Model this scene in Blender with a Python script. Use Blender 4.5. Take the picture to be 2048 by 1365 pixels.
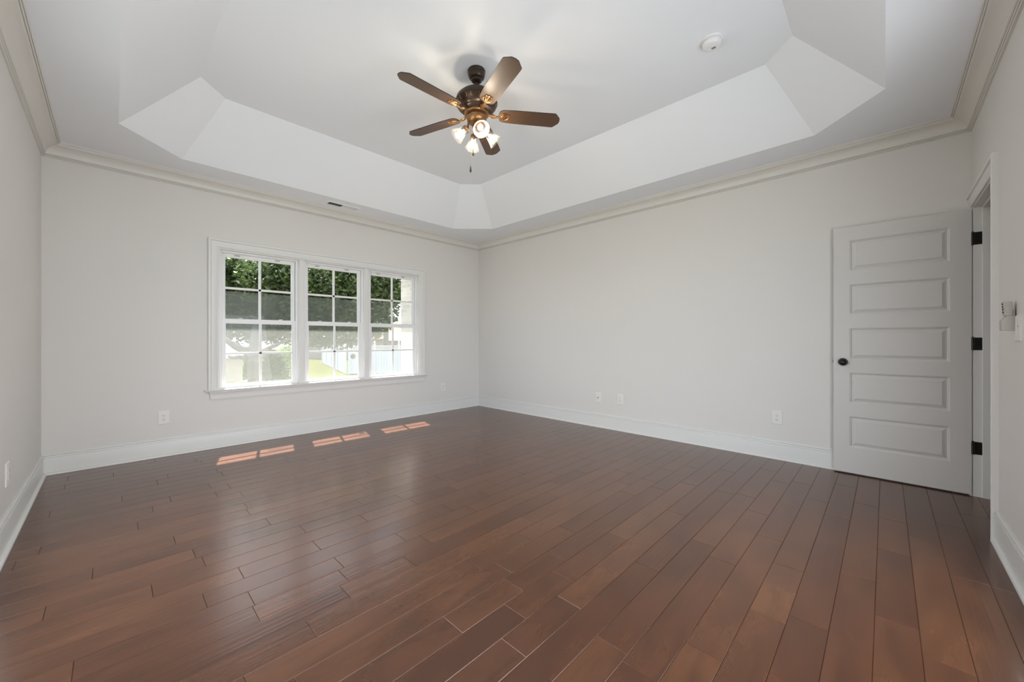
import bpy, bmesh, math, random
from mathutils import Vector, Matrix
random.seed(7)
D = bpy.data
C = bpy.context.scene.collection
for o in list(D.objects): D.objects.remove(o)
R = math.radians

# ------------------------------------------------------------------ camera
EYE = 1.1171; YAW = R(44.2557); FPX = 773.19; PCX = 1018.03; PCY = 679.70
cam_d = D.cameras.new('camera'); cam = D.objects.new('camera', cam_d); C.objects.link(cam)
cam_d.sensor_width = 36.0; cam_d.sensor_fit = 'HORIZONTAL'
cam_d.lens = FPX / 2048 * 36.0
cam_d.shift_x = (1024 - PCX) / 2048; cam_d.shift_y = (PCY - 682.5) / 2048
cam.location = (0, 0, EYE); cam.rotation_euler = (R(90), 0, YAW - R(90))
cam_d.clip_start = 0.02; cam_d.clip_end = 300
bpy.context.scene.camera = cam
# ------------------------------------------------------------------ exposure
vs = bpy.context.scene.view_settings
vs.view_transform = 'Standard'; vs.look = 'None'; vs.gamma = 1; vs.use_curve_mapping = False
vs.exposure = 0.0
# ------------------------------------------------------------------ sky
SKY = 3.3
w = D.worlds.new('sky'); bpy.context.scene.world = w; w.use_nodes = True
nt = w.node_tree; nt.nodes.clear()
_o = nt.nodes.new('ShaderNodeOutputWorld'); _b = nt.nodes.new('ShaderNodeBackground')
_t = nt.nodes.new('ShaderNodeTexCoord'); _n = nt.nodes.new('ShaderNodeTexNoise'); _r = nt.nodes.new('ShaderNodeValToRGB')
_n.inputs['Scale'].default_value = 3.0; _n.inputs['Detail'].default_value = 5
_r.color_ramp.elements[0].position = 0.42; _r.color_ramp.elements[0].color = (0.70, 0.83, 1.0, 1)
_r.color_ramp.elements[1].position = 0.58; _r.color_ramp.elements[1].color = (1.0, 0.99, 0.97, 1)
nt.links.new(_t.outputs['Generated'], _n.inputs['Vector']); nt.links.new(_n.outputs['Fac'], _r.inputs['Fac'])
nt.links.new(_r.outputs['Color'], _b.inputs['Color']); _b.inputs['Strength'].default_value = SKY
nt.links.new(_b.outputs[0], _o.inputs['Surface'])
# ------------------------------------------------------------------ sun
sd = D.lights.new('sun', 'SUN'); sun = D.objects.new('sun', sd); C.objects.link(sun)
sd.energy = 34.0; sd.angle = 0.012; sd.color = (1.0, 0.95, 0.88)
sun_dir = Vector((0.26, 1.0, 1.49)).normalized()
sun.rotation_euler = sun_dir.to_track_quat('Z', 'Y').to_euler(); sun.location = (3, 12, 14)
BULB_W = 5.0
# daylight fill lamps added outside the invented openings (left wall, behind the camera)
for loc, rot, sx, sy, en in (((-0.85, 2.33, 1.0), (0, R(-112), 0), 1.6, 1.5, 30.0), ((1.50, -0.95, 0.95), (R(116), 0, 0), 2.4, 1.7, 84.0)):
    ad = D.lights.new('daylight_fill', 'AREA'); ad.shape = 'RECTANGLE'; ad.size = sx; ad.size_y = sy; ad.energy = en; ad.color = (0.895, 0.94, 1.0)
    al = D.objects.new('daylight_fill', ad); C.objects.link(al); al.location = loc; al.rotation_euler = rot

# ------------------------------------------------------------------ room measures (metres)
XL, XR, YD, YW, HC, ZT = -0.406, 4.3465, -0.446, 4.958, 2.743, 3.197
WT = 0.14

# ------------------------------------------------------------------ material helpers
MATS = {}
def new_mat(name):
    m = D.materials.new(name); m.use_nodes = True
    n = m.node_tree.nodes; n.clear()
    out = n.new('ShaderNodeOutputMaterial')
    return m, m.node_tree, out
def pbr(name, col, rough=0.5, metal=0.0, noise=0.0, nscale=8.0, bump=0.0, bscale=200.0, spec=0.5, coat=0.0, emit=None, es=0.0, stretch=None):
    m, t, out = new_mat(name); n = t.nodes; l = t.links
    p = n.new('ShaderNodeBsdfPrincipled')
    p.inputs['Base Color'].default_value = (*col, 1); p.inputs['Roughness'].default_value = rough
    p.inputs['Metallic'].default_value = metal; p.inputs['Specular IOR Level'].default_value = spec
    p.inputs['Coat Weight'].default_value = coat
    tc = n.new('ShaderNodeTexCoord'); mp = n.new('ShaderNodeMapping'); l.new(tc.outputs['Object'], mp.inputs['Vector'])
    if stretch: mp.inputs['Scale'].default_value = stretch
    if noise > 0:
        nz = n.new('ShaderNodeTexNoise'); nz.inputs['Scale'].default_value = nscale; nz.inputs['Detail'].default_value = 4
        l.new(mp.outputs[0], nz.inputs['Vector'])
        mx = n.new('ShaderNodeMix'); mx.data_type = 'RGBA'
        mx.inputs['A'].default_value = (*[c * (1 - noise) for c in col], 1); mx.inputs['B'].default_value = (*[min(1, c * (1 + noise)) for c in col], 1)
        l.new(nz.outputs['Fac'], mx.inputs['Factor']); l.new(mx.outputs['Result'], p.inputs['Base Color'])
    if bump > 0:
        nb = n.new('ShaderNodeTexNoise'); nb.inputs['Scale'].default_value = bscale; nb.inputs['Detail'].default_value = 3
        l.new(mp.outputs[0], nb.inputs['Vector'])
        bm_ = n.new('ShaderNodeBump'); bm_.inputs['Strength'].default_value = bump; bm_.inputs['Distance'].default_value = 0.002
        l.new(nb.outputs['Fac'], bm_.inputs['Height']); l.new(bm_.outputs[0], p.inputs['Normal'])
    if emit:
        p.inputs['Emission Color'].default_value = (*emit, 1); p.inputs['Emission Strength'].default_value = es
    l.new(p.outputs[0], out.inputs['Surface']); MATS[name] = m
    return m
def glassy(name, tint=(1, 1, 1), gloss=1.0, rough=0.02, body=0.0, bodycol=(.8, .8, .8), ior=1.45):
    """thin clear sheet: transparent with a fresnel reflection, optionally a little milky"""
    m, t, out = new_mat(name); n = t.nodes; l = t.links
    tr = n.new('ShaderNodeBsdfTransparent'); tr.inputs['Color'].default_value = (*tint, 1)
    gl = n.new('ShaderNodeBsdfGlossy'); gl.inputs['Roughness'].default_value = rough
    fr = n.new('ShaderNodeFresnel'); fr.inputs['IOR'].default_value = ior
    mu = n.new('ShaderNodeMath'); mu.operation = 'MULTIPLY'; mu.inputs[1].default_value = gloss
    l.new(fr.outputs[0], mu.inputs[0])
    m1 = n.new('ShaderNodeMixShader'); l.new(mu.outputs[0], m1.inputs[0]); l.new(tr.outputs[0], m1.inputs[1]); l.new(gl.outputs[0], m1.inputs[2])
    last = m1
    if body > 0:
        df = n.new('ShaderNodeBsdfDiffuse'); df.inputs['Color'].default_value = (*bodycol, 1)
        tl = n.new('ShaderNodeBsdfTranslucent'); tl.inputs['Color'].default_value = (*bodycol, 1)
        m2 = n.new('ShaderNodeMixShader'); m2.inputs[0].default_value = 0.6; l.new(df.outputs[0], m2.inputs[1]); l.new(tl.outputs[0], m2.inputs[2])
        m3 = n.new('ShaderNodeMixShader'); m3.inputs[0].default_value = body; l.new(m1.outputs[0], m3.inputs[1]); l.new(m2.outputs[0], m3.inputs[2]); last = m3
    l.new(last.outputs[0], out.inputs['Surface']); MATS[name] = m
    return m

M_wall = pbr('wall_paint', (0.72, 0.70, 0.67), 0.55, noise=0.012, nscale=1.3, bump=0.05, bscale=350)
M_ceil = pbr('ceiling_paint', (0.845, 0.862, 0.895), 0.8, noise=0.01, nscale=1.2)
M_crown = pbr('crown_paint', (0.72, 0.695, 0.655), 0.4)
M_trim = pbr('trim_paint', (0.76, 0.75, 0.73), 0.35)
M_base = pbr('baseboard_paint', (0.73, 0.73, 0.71), 0.35)
M_door = pbr('door_paint', (0.66, 0.64, 0.615), 0.45, bump=0.04, bscale=400)
M_vinyl = pbr('window_vinyl', (0.85, 0.85, 0.85), 0.35)
M_glass = glassy('window_glass', (0.985, 0.99, 0.99), 0.2, 0.01)
M_screen = glassy('insect_screen', (1, 1, 1), 0.0, 0.3, body=0.13, bodycol=(0.42, 0.435, 0.41))
M_plate = pbr('ivory_plastic', (0.78, 0.765, 0.73), 0.35)
M_white = pbr('white_plastic', (0.82, 0.82, 0.82), 0.35)
M_slot = pbr('dark_slot', (0.02, 0.02, 0.02), 0.6)
M_black = pbr('oil_black_metal', (0.012, 0.011, 0.010), 0.32, metal=0.4)
M_bronze = pbr('bronze_dark', (0.055, 0.035, 0.024), 0.35, metal=0.55, noise=0.35, nscale=30)
M_brass = pbr('bronze_rubbed', (0.30, 0.16, 0.07), 0.33, metal=0.75, noise=0.35, nscale=40)
M_blade = pbr('walnut_blade', (0.080, 0.044, 0.025), 0.38, noise=0.25, nscale=6, stretch=(1, 14, 14))
M_bladeedge = pbr('blade_edge', (0.015, 0.012, 0.01), 0.5)
M_shade = glassy('seeded_glass', (0.93, 0.93, 0.92), 0.7, 0.04, body=0.02, bodycol=(.95, .95, .95))
M_bulb = pbr('bulb_glow', (1, 1, 1), 0.3, emit=(1.0, 0.93, 0.82), es=7)
M_cord = pbr('pull_cord', (0.16, 0.12, 0.09), 0.4, metal=0.5)
M_wood_dark = pbr('dark_wood_pull', (0.06, 0.035, 0.02), 0.35)
M_metalw = pbr('white_enamel', (0.84, 0.84, 0.84), 0.35)
M_duct = pbr('duct_dark', (0.05, 0.05, 0.05), 0.7)
M_remote = pbr('remote_plastic', (0.44, 0.425, 0.38), 0.4)
M_steel = pbr('latch_steel', (0.25, 0.23, 0.2), 0.35, metal=0.9)

def floor_mat():
    m, t, out = new_mat('maple_boards'); n = t.nodes; l = t.links
    p = n.new('ShaderNodeBsdfPrincipled'); l.new(p.outputs[0], out.inputs['Surface'])
    tc = n.new('ShaderNodeTexCoord'); at = n.new('ShaderNodeAttribute'); at.attribute_name = 'board'
    off = n.new('ShaderNodeVectorMath'); off.operation = 'SCALE'; off.inputs[3].default_value = 37.0
    l.new(at.outputs['Vector'], off.inputs[0])
    ad = n.new('ShaderNodeVectorMath'); l.new(tc.outputs['Object'], ad.inputs[0]); l.new(off.outputs[0], ad.inputs[1])
    def noise(scale, sx, sy, det=4, dist=0.0, src=ad):
        mp = n.new('ShaderNodeMapping'); mp.inputs['Scale'].default_value = (sx, sy, 1); l.new(src.outputs[0], mp.inputs['Vector'])
        z = n.new('ShaderNodeTexNoise'); z.inputs['Scale'].default_value = scale; z.inputs['Detail'].default_value = det; z.inputs['Distortion'].default_value = dist
        l.new(mp.outputs[0], z.inputs['Vector']); return z
    def mixc(fac, a, b, blend='MIX'):
        x = n.new('ShaderNodeMix'); x.data_type = 'RGBA'; x.blend_type = blend
        for k, v in (('Factor', fac), ('A', a), ('B', b)):
            if isinstance(v, (int, float)): x.inputs[k].default_value = v
            elif isinstance(v, tuple): x.inputs[k].default_value = (*v, 1)
            else: l.new(v, x.inputs[k])
        return x.outputs['Result']
    def ramp(src, a, b, c0=(0, 0, 0), c1=(1, 1, 1)):
        r = n.new('ShaderNodeValToRGB'); r.color_ramp.elements[0].position = a; r.color_ramp.elements[1].position = b
        r.color_ramp.elements[0].color = (*c0, 1); r.color_ramp.elements[1].color = (*c1, 1); l.new(src, r.inputs['Fac']); return r.outputs['Color']
    sep = n.new('ShaderNodeSeparateXYZ'); l.new(at.outputs['Vector'], sep.inputs[0])
    board = ramp(sep.outputs[0], 0.0, 1.0, (0.084, 0.027, 0.010), (0.130, 0.049, 0.019))
    blotch = noise(3.2, 1.0, 2.6, 4, 0.35)
    col = mixc(ramp(blotch.outputs['Fac'], 0.36, 0.62), mixc(1.0, board, (0.70, 0.66, 0.64), 'MULTIPLY'), board)
    fig = noise(9.0, 1.6, 1.0, 2, 2.2)                              # curly figure
    wav = n.new('ShaderNodeMath'); wav.operation = 'SINE'; mu = n.new('ShaderNodeMath'); mu.operation = 'MULTIPLY'; mu.inputs[1].default_value = 38
    fig2 = noise(1.6, 0.9, 4.0, 1, 0.6); l.new(fig2.outputs['Fac'], mu.inputs[0]); l.new(mu.outputs[0], wav.inputs[0])
    col = mixc(ramp(wav.outputs[0], 0.0, 1.0, (0, 0, 0), (0.22, 0.22, 0.22)), col, mixc(1.0, col, (0.80, 0.77, 0.74), 'MULTIPLY'))
    grain = noise(14, 1.2, 18, 4)
    col = mixc(ramp(grain.outputs['Fac'], 0.3, 0.7, (0, 0, 0), (0.35, 0.35, 0.35)), col, mixc(1.0, col, (0.80, 0.78, 0.76), 'MULTIPLY'))
    dark = noise(2.3, 1.3, 3.6, 2, 0.5)
    col = mixc(ramp(dark.outputs['Fac'], 0.56, 0.76, (0, 0, 0), (0.40, 0.40, 0.40)), col, mixc(1.0, col, (0.6, 0.55, 0.52), 'MULTIPLY'))
    knot = n.new('ShaderNodeTexVoronoi'); knot.inputs['Scale'].default_value = 0.9; l.new(ad.outputs[0], knot.inputs['Vector'])
    few = n.new('ShaderNodeMath'); few.operation = 'GREATER_THAN'; few.inputs[1].default_value = 0.86; l.new(sep.outputs[2], few.inputs[0])
    kf = n.new('ShaderNodeMath'); kf.operation = 'MULTIPLY'; l.new(few.outputs[0], kf.inputs[0]); l.new(ramp(knot.outputs['Distance'], 0.004, 0.014, (0.85, 0.85, 0.85), (0, 0, 0)), kf.inputs[1])
    col = mixc(kf.outputs[0], col, (0.02, 0.012, 0.008))
    l.new(col, p.inputs['Base Color'])
    p.inputs['Roughness'].default_value = 0.36
    rr = n.new('ShaderNodeMapRange'); rr.inputs['To Min'].default_value = 0.21; rr.inputs['To Max'].default_value = 0.27
    l.new(blotch.outputs['Fac'], rr.inputs['Value']); l.new(rr.outputs[0], p.inputs['Roughness'])
    p.inputs['Coat Weight'].default_value = 0.15; p.inputs['Coat Roughness'].default_value = 0.24; p.inputs['Coat IOR'].default_value = 1.5; p.inputs['Specular IOR Level'].default_value = 1.0; p.inputs['Specular Tint'].default_value = (1.0, 0.76, 0.66, 1)
    rip = noise(1.0, 1.1, 62, 1, 0.25)                              # hand scraped ripples along each board
    slow = noise(2.2, 1.0, 3.0, 2)
    b1 = n.new('ShaderNodeBump'); b1.inputs['Strength'].default_value = 0.55; b1.inputs['Distance'].default_value = 0.0012; l.new(rip.outputs['Fac'], b1.inputs['Height'])
    b2 = n.new('ShaderNodeBump'); b2.inputs['Strength'].default_value = 0.25; b2.inputs['Distance'].default_value = 0.004
    l.new(slow.outputs['Fac'], b2.inputs['Height']); l.new(b1.outputs[0], b2.inputs['Normal']); l.new(b2.outputs[0], p.inputs['Normal'])
    return m
M_floor = floor_mat()

def brick_mat(name, c1, c2, mortar, scale=1.0, rough=0.85, axis='yz'):
    m, t, out = new_mat(name); n = t.nodes; l = t.links
    p = n.new('ShaderNodeBsdfPrincipled'); p.inputs['Roughness'].default_value = rough
    tc = n.new('ShaderNodeTexCoord'); sp = n.new('ShaderNodeSeparateXYZ'); cb = n.new('ShaderNodeCombineXYZ')
    l.new(tc.outputs['Object'], sp.inputs[0]); l.new(sp.outputs['XYZ'.index(axis[0].upper())], cb.inputs[0]); l.new(sp.outputs[2], cb.inputs[1])
    b = n.new('ShaderNodeTexBrick'); b.inputs['Color1'].default_value = (*c1, 1); b.inputs['Color2'].default_value = (*c2, 1); b.inputs['Mortar'].default_value = (*mortar, 1)
    b.inputs['Scale'].default_value = scale; b.inputs['Brick Width'].default_value = 0.203; b.inputs['Row Height'].default_value = 0.068
    b.inputs['Mortar Size'].default_value = 0.006; b.inputs['Bias'].default_value = 0.0
    l.new(cb.outputs[0], b.inputs['Vector']); l.new(b.outputs['Color'], p.inputs['Base Color']); l.new(p.outputs[0], out.inputs['Surface'])
    return m
M_brickwing = brick_mat('pale_brick', (0.78, 0.78, 0.77), (0.64, 0.59, 0.55), (0.80, 0.79, 0.78))
M_brickred = brick_mat('red_brick', (0.16, 0.075, 0.055), (0.12, 0.06, 0.045), (0.22, 0.17, 0.14), axis='xz')
M_bricktan = brick_mat('tan_brick', (0.36, 0.31, 0.27), (0.30, 0.26, 0.22), (0.42, 0.38, 0.34), axis='xz')
M_roofred = pbr('brown_shingle', (0.15, 0.085, 0.07), 0.9, noise=0.3, nscale=12, stretch=(1, 1, 6))
M_roofgrey = pbr('grey_shingle', (0.30, 0.30, 0.30), 0.9, noise=0.25, nscale=10, stretch=(1, 1, 6))
M_fence = pbr('fence_vinyl', (0.40, 0.435, 0.50), 0.7, spec=0.2)
M_bark = pbr('tree_bark', (0.06, 0.052, 0.048), 0.9, noise=0.5, nscale=14, bump=0.6, bscale=40, stretch=(1, 1, 0.3))
M_greyhouse = pbr('grey_siding', (0.10, 0.09, 0.085), 0.8, noise=0.1, nscale=3)
M_eave = pbr('white_eave', (0.7, 0.7, 0.7), 0.6)
M_house = pbr('own_brick', (0.45, 0.38, 0.32), 0.9, noise=0.2, nscale=8)
M_grass = pbr('lawn_grass', (0.048, 0.052, 0.018), 0.9, noise=0.35, nscale=1.5, spec=0.0)
def leaf_mat(name, a, b, trans=0.45):
    m, t, out = new_mat(name); n = t.nodes; l = t.links
    at = n.new('ShaderNodeAttribute'); at.attribute_name = 'tone'
    r = n.new('ShaderNodeValToRGB'); r.color_ramp.elements[0].color = (*a, 1); r.color_ramp.elements[1].color = (*b, 1); l.new(at.outputs['Fac'], r.inputs[0])
    p = n.new('ShaderNodeBsdfPrincipled'); p.inputs['Roughness'].default_value = 0.5; l.new(r.outputs[0], p.inputs['Base Color'])
    tl = n.new('ShaderNodeBsdfTranslucent'); l.new(r.outputs[0], tl.inputs['Color'])
    mx = n.new('ShaderNodeMixShader'); mx.inputs[0].default_value = trans; l.new(p.outputs[0], mx.inputs[1]); l.new(tl.outputs[0], mx.inputs[2])
    l.new(mx.outputs[0], out.inputs['Surface']); return m
M_leafdark = leaf_mat('leaf_dark', (0.025, 0.045, 0.014), (0.075, 0.115, 0.03), 0.3)
M_leafbright = leaf_mat('leaf_bright', (0.07, 0.13, 0.02), (0.20, 0.30, 0.05), 0.5)
M_leafbush = leaf_mat('leaf_bush', (0.03, 0.06, 0.02), (0.10, 0.16, 0.045), 0.3)

# ------------------------------------------------------------------ mesh helpers
def link(name, bm, mat, parent=None, smooth=False, loc=None, rot=None, bevel=0.0, seg=2):
    me = D.meshes.new(name); bmesh.ops.recalc_face_normals(bm, faces=bm.faces); bm.to_mesh(me); bm.free()
    mats = mat if isinstance(mat, (list, tuple)) else [mat]
    for x in mats: me.materials.append(x)
    o = D.objects.new(name, me); C.objects.link(o)
    if parent: o.parent = parent
    if loc: o.location = loc
    if rot: o.rotation_euler = rot
    if smooth:
        for f in me.polygons: f.use_smooth = True
        try: me.set_sharp_from_angle(angle=R(35))
        except Exception: pass
    if bevel:
        md = o.modifiers.new('bevel', 'BEVEL'); md.width = bevel; md.segments = seg; md.limit_method = 'ANGLE'; md.angle_limit = R(40)
    return o
def box(bm, x0, x1, y0, y1, z0, z1, mi=0):
    v = [bm.verts.new((x, y, z)) for z in (z0, z1) for y in (y0, y1) for x in (x0, x1)]
    fs = [(0, 1, 3, 2), (4, 6, 7, 5), (0, 4, 5, 1), (2, 3, 7, 6), (0, 2, 6, 4), (1, 5, 7, 3)]
    for f in fs:
        q = bm.faces.new([v[i] for i in f]); q.material_index = mi
def boxes(*args):
    bm = bmesh.new()
    for a in args: box(bm, *a)
    return bm
def lathe(prof, seg=32, bm=None, mat4=None, cap=False):
    """prof: list of (r,z); revolve about z"""
    own = bm is None
    if own: bm = bmesh.new()
    rings = []
    for r, z in prof:
        if r < 1e-6: rings.append([bm.verts.new((0, 0, z))]); continue
        rings.append([bm.verts.new((r * math.cos(2 * math.pi * i / seg), r * math.sin(2 * math.pi * i / seg), z)) for i in range(seg)])
    for a, b in zip(rings, rings[1:]):
        for i in range(seg):
            j = (i + 1) % seg
            if len(a) == 1 and len(b) == 1: continue
            if len(a) == 1: bm.faces.new((a[0], b[i], b[j]))
            elif len(b) == 1: bm.faces.new((a[i], a[j], b[0]))
            else: bm.faces.new((a[i], a[j], b[j], b[i]))
    if mat4 is not None:
        vs_ = [v for rg in rings for v in rg]; bmesh.ops.transform(bm, matrix=mat4, verts=vs_)
    return bm
def tube(pts, rad, seg=10, bm=None, closed=False):
    if bm is None: bm = bmesh.new()
    pts = [Vector(p) for p in pts]; n = len(pts); rings = []
    rads = rad if isinstance(rad, (list, tuple)) else [rad] * n
    up = Vector((0, 0, 1)); prev = None
    for i, p in enumerate(pts):
        if closed: t = (pts[(i + 1) % n] - pts[i - 1]).normalized()
        else: t = (pts[min(i + 1, n - 1)] - pts[max(i - 1, 0)]).normalized()
        if prev is None:
            a = t.cross(up)
            if a.length < 1e-3: a = t.cross(Vector((1, 0, 0)))
            a.normalize()
        else:
            a = prev - t * prev.dot(t); a.normalize()
        prev = a; b = t.cross(a)
        rings.append([bm.verts.new(p + (a * math.cos(2 * math.pi * k / seg) + b * math.sin(2 * math.pi * k / seg)) * rads[i]) for k in range(seg)])
    pr = list(zip(rings, rings[1:])) + ([(rings[-1], rings[0])] if closed else [])
    for a, b in pr:
        for k in range(seg): bm.faces.new((a[k], a[(k + 1) % seg], b[(k + 1) % seg], b[k]))
    if not closed: bm.faces.new(rings[0]); bm.faces.new(rings[-1][::-1])
    return bm
def prism(stations, bm=None):
    """stations: list of rings (same point count); closed ring sweep with end caps"""
    if bm is None: bm = bmesh.new()
    rs = [[bm.verts.new(p) for p in st] for st in stations]
    n = len(rs[0])
    for a, b in zip(rs, rs[1:]):
        for k in range(n): bm.faces.new((a[k], a[(k + 1) % n], b[(k + 1) % n], b[k]))
    bm.faces.new(rs[0]); bm.faces.new(rs[-1][::-1])
    return bm
def tag(o, label, cat=None, group=None, kind=None):
    o['label'] = label
    if cat: o['category'] = cat
    if group: o['group'] = group
    if kind: o['kind'] = kind
    return o
def struct(o, label, cat): return tag(o, label, cat, kind='structure')
def empty(name, loc=(0, 0, 0), rz=0):
    o = D.objects.new(name, None); C.objects.link(o); o.location = loc; o.rotation_euler = (0, 0, rz); o.empty_display_size = 0.1
    return o
def copy_tree(o, parent=None):
    c = o.copy(); C.objects.link(c); c.parent = parent
    for ch in [x for x in D.objects if x.parent == o]: copy_tree(ch, c)
    return c

# ------------------------------------------------------------------ floor
def make_floor():
    bm = bmesh.new(); lay = bm.verts.layers.float_color.new('board'); rnd = random.Random(11)
    W = 0.1245; g = 0.0004; ch = 0.0011; y = YD - 0.02 - 8 * 0.1245
    def plank(x0, x1, y0, y1):
        c = (rnd.random(), rnd.random(), rnd.random(), 1)
        dz = rnd.uniform(-0.0003, 0.0003)
        o_ = [(x0 + g, y0 + g), (x1 - g, y0 + g), (x1 - g, y1 - g), (x0 + g, y1 - g)]
        i_ = [(x0 + ch + g, y0 + ch + g), (x1 - ch - g, y0 + ch + g), (x1 - ch - g, y1 - ch - g), (x0 + ch + g, y1 - ch - g)]
        b = [bm.verts.new((*p, -0.004)) for p in o_]; mid = [bm.verts.new((*p, -0.0013)) for p in o_]; tp = [bm.verts.new((*p, dz * .5)) for p in i_]
        for v in b + mid + tp: v[lay] = c
        bm.faces.new(tp)
        for k in range(4):
            j = (k + 1) % 4
            bm.faces.new((mid[k], mid[j], tp[j], tp[k])); bm.faces.new((b[k], b[j], mid[j], mid[k]))
    while y < YW + 0.0:
        x = XL - rnd.uniform(0.05, 1.1); y1 = min(y + W, YW + 0.01)
        while x < XR + 0.02:
            L = rnd.choice([0.35, 0.5, 0.7, 0.9, 1.1, 1.2, 1.25]) * rnd.uniform(.9, 1.1)
            xs = (XL - 0.02) if y > YD - 0.05 else 2.90                # only the hall strip lies beyond the front wall
            if x + L > xs + 0.02 and y > YD - 1.1: plank(max(x, xs), min(x + L, XR + 0.01), y, y1)
            x += L
        y += W
    o = link('floor', bm, M_floor)
    s = link('subfloor', boxes((XL - .14, XR + .14, YD - .12, YW + .14, -0.12, -0.003), (2.84, XR + .14, YD - 1.2, YD - .12, -0.12, -0.003)), M_duct, o)
    return struct(o, 'brown hand-scraped maple plank floor of the empty room', 'floor')
make_floor()

# ------------------------------------------------------------------ walls
def wall_with_hole(name, axis, plane, out, a0, a1, z0, z1, holes, mat, label, mi_out=None):
    """axis 'x': wall plane x=plane spanning y a0..a1 ; thickness towards out"""
    bm = bmesh.new()
    def bx(b0, b1, c0, c1):
        if b1 - b0 < 1e-5 or c1 - c0 < 1e-5: return
        p, q = sorted((plane, plane + out))
        if axis == 'x': box(bm, p, q, b0, b1, c0, c1)
        else: box(bm, b0, b1, p, q, c0, c1)
    cur = a0
    for h0, h1, k0, k1 in holes:
        bx(cur, h0, z0, z1); bx(h0, h1, z0, k0); bx(h0, h1, k1, z1); cur = h1
    bx(cur, a1, z0, z1)
    return struct(link(name, bm, mat), label, 'wall')
WIN = (0.77, 3.175, 0.585, 2.072)
LW = (1.50, 3.15, 0.12, 2.12)                         # unseen opening added in the left wall for fill light (y0,y1,z0,z1)
FW = (0.20, 2.80, 0.12, 2.20)                        # invented opening behind the camera that lets fill light in (x0,x1,z0,z1)
DO = (3.495, 4.285, 0.0, 2.075)                       # door opening in the front wall
wall_with_hole('wall_back', 'y', YW, WT, XL - WT, XR + WT, -0.12, HC + 0.6, [(WIN[0], WIN[1], WIN[2], WIN[3])], M_wall, 'pale grey wall that holds the triple window')
wall_with_hole('wall_right', 'x', XR, WT, YD - WT - 1.1, YW, -0.12, HC + 0.6, [], M_wall, 'long pale grey wall to the right, behind the open door')
wall_with_hole('wall_left', 'x', XL, -WT, YD - WT, YW, -0.12, HC + 0.6, [(LW[0], LW[1], LW[2], LW[3])], M_wall, 'pale grey wall at the left edge with one outlet')
wall_with_hole('wall_front', 'y', YD, -0.12, XL, XR, -0.12, HC + 0.6, [(FW[0], FW[1], FW[2], FW[3]), (DO[0], DO[1], -0.12, DO[3])], M_wall, 'pale grey wall with the doorway and light switch at the right edge')

# ceiling with the clipped-corner tray
def make_ceiling():
    bm = bmesh.new()
    o0, o1, q0, q1, c = 0.0335, 3.8986, 0.0005, 4.533, 0.405
    ins = 0.455; ci = 0.197
    def octo(x0, x1, y0, y1, k, z): return [bm.verts.new(p + (z,)) for p in ((x0 + k, y0), (x1 - k, y0), (x1, y0 + k), (x1, y1 - k), (x1 - k, y1), (x0 + k, y1), (x0, y1 - k), (x0, y0 + k))]
    A = octo(o0, o1, q0, q1, c, HC); B = octo(o0 + ins, o1 - ins, q0 + ins, q1 - ins, ci, ZT)
    for i in range(8): bm.faces.new((A[i], A[(i + 1) % 8], B[(i + 1) % 8], B[i]))
    bm.faces.new(B)
    e = 0.02
    P = [bm.verts.new(p + (HC,)) for p in ((XL - e, YD - e), (XR + e, YD - e), (XR + e, YW + e), (XL - e, YW + e))]
    bm.faces.new((P[0], P[1], A[1], A[0])); bm.faces.new((P[1], A[2], A[1])); bm.faces.new((P[1], P[2], A[3], A[2])); bm.faces.new((P[2], A[4], A[3]))
    bm.faces.new((P[2], P[3], A[5], A[4])); bm.faces.new((P[3], A[6], A[5])); bm.faces.new((P[3], P[0], A[7], A[6])); bm.faces.new((P[0], A[0], A[7]))
    o = link('ceiling', bm, M_ceil)
    # slab above keeps the daylight out
    link('roof_deck', boxes((XL - WT, XR + WT, YD - WT, YW + WT, ZT + 0.03, ZT + 0.12)), M_duct, o)
    return struct(o, 'white tray ceiling with sloped clipped-corner recess', 'ceiling')
make_ceiling()

# ------------------------------------------------------------------ crown and baseboard (mitred sweeps)
def cove(n=9):
    pts = []
    for i in range(n):
        t = i / (n - 1) * math.pi / 2
        pts.append((0.088 - 0.064 * math.cos(t), 0.094 - 0.064 * math.sin(t)))
    return pts
CR = [(0, 0.1168), (0.010, 0.1168), (0.0125, 0.1120), (0.0060, 0.1103), (0.0060, 0.1085), (0.0165, 0.1070), (0.0180, 0.1015), (0.0110, 0.1000), (0.0110, 0.0982), (0.0215, 0.0970), (0.0225, 0.094)] + cove() + \
     [(0.0885, 0.0250), (0.0935, 0.0235), (0.0945, 0.0185), (0.0952, 0.0110), (0.0968, 0.0110), (0.0978, 0.0160), (0.1030, 0.0145), (0.1040, 0.0060), (0.1055, 0.0060), (0.1065, 0.0095), (0.1100, 0.0085), (0.1110, 0.0), (0, 0.0)]
BH = 0.170
BB = [(0, BH), (0.0075, BH), (0.0100, BH - 0.004), (0.0112, BH - 0.0098), (0.0040, BH - 0.0112), (0.0040, BH - 0.0142), (0.0150, BH - 0.0158), (0.0165, BH - 0.020), (0.0170, BH - 0.027), (0.0125, BH - 0.031), (0.0130, BH - 0.0335), (0.0130, 0.0), (0, 0.0)]
SH = [(0.0120, 0.0), (0.0120, 0.0200), (0.0150, 0.0198), (0.0215, 0.0180), (0.0265, 0.0145), (0.0295, 0.0095), (0.0305, 0.0045), (0.0305, 0.0)]
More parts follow.
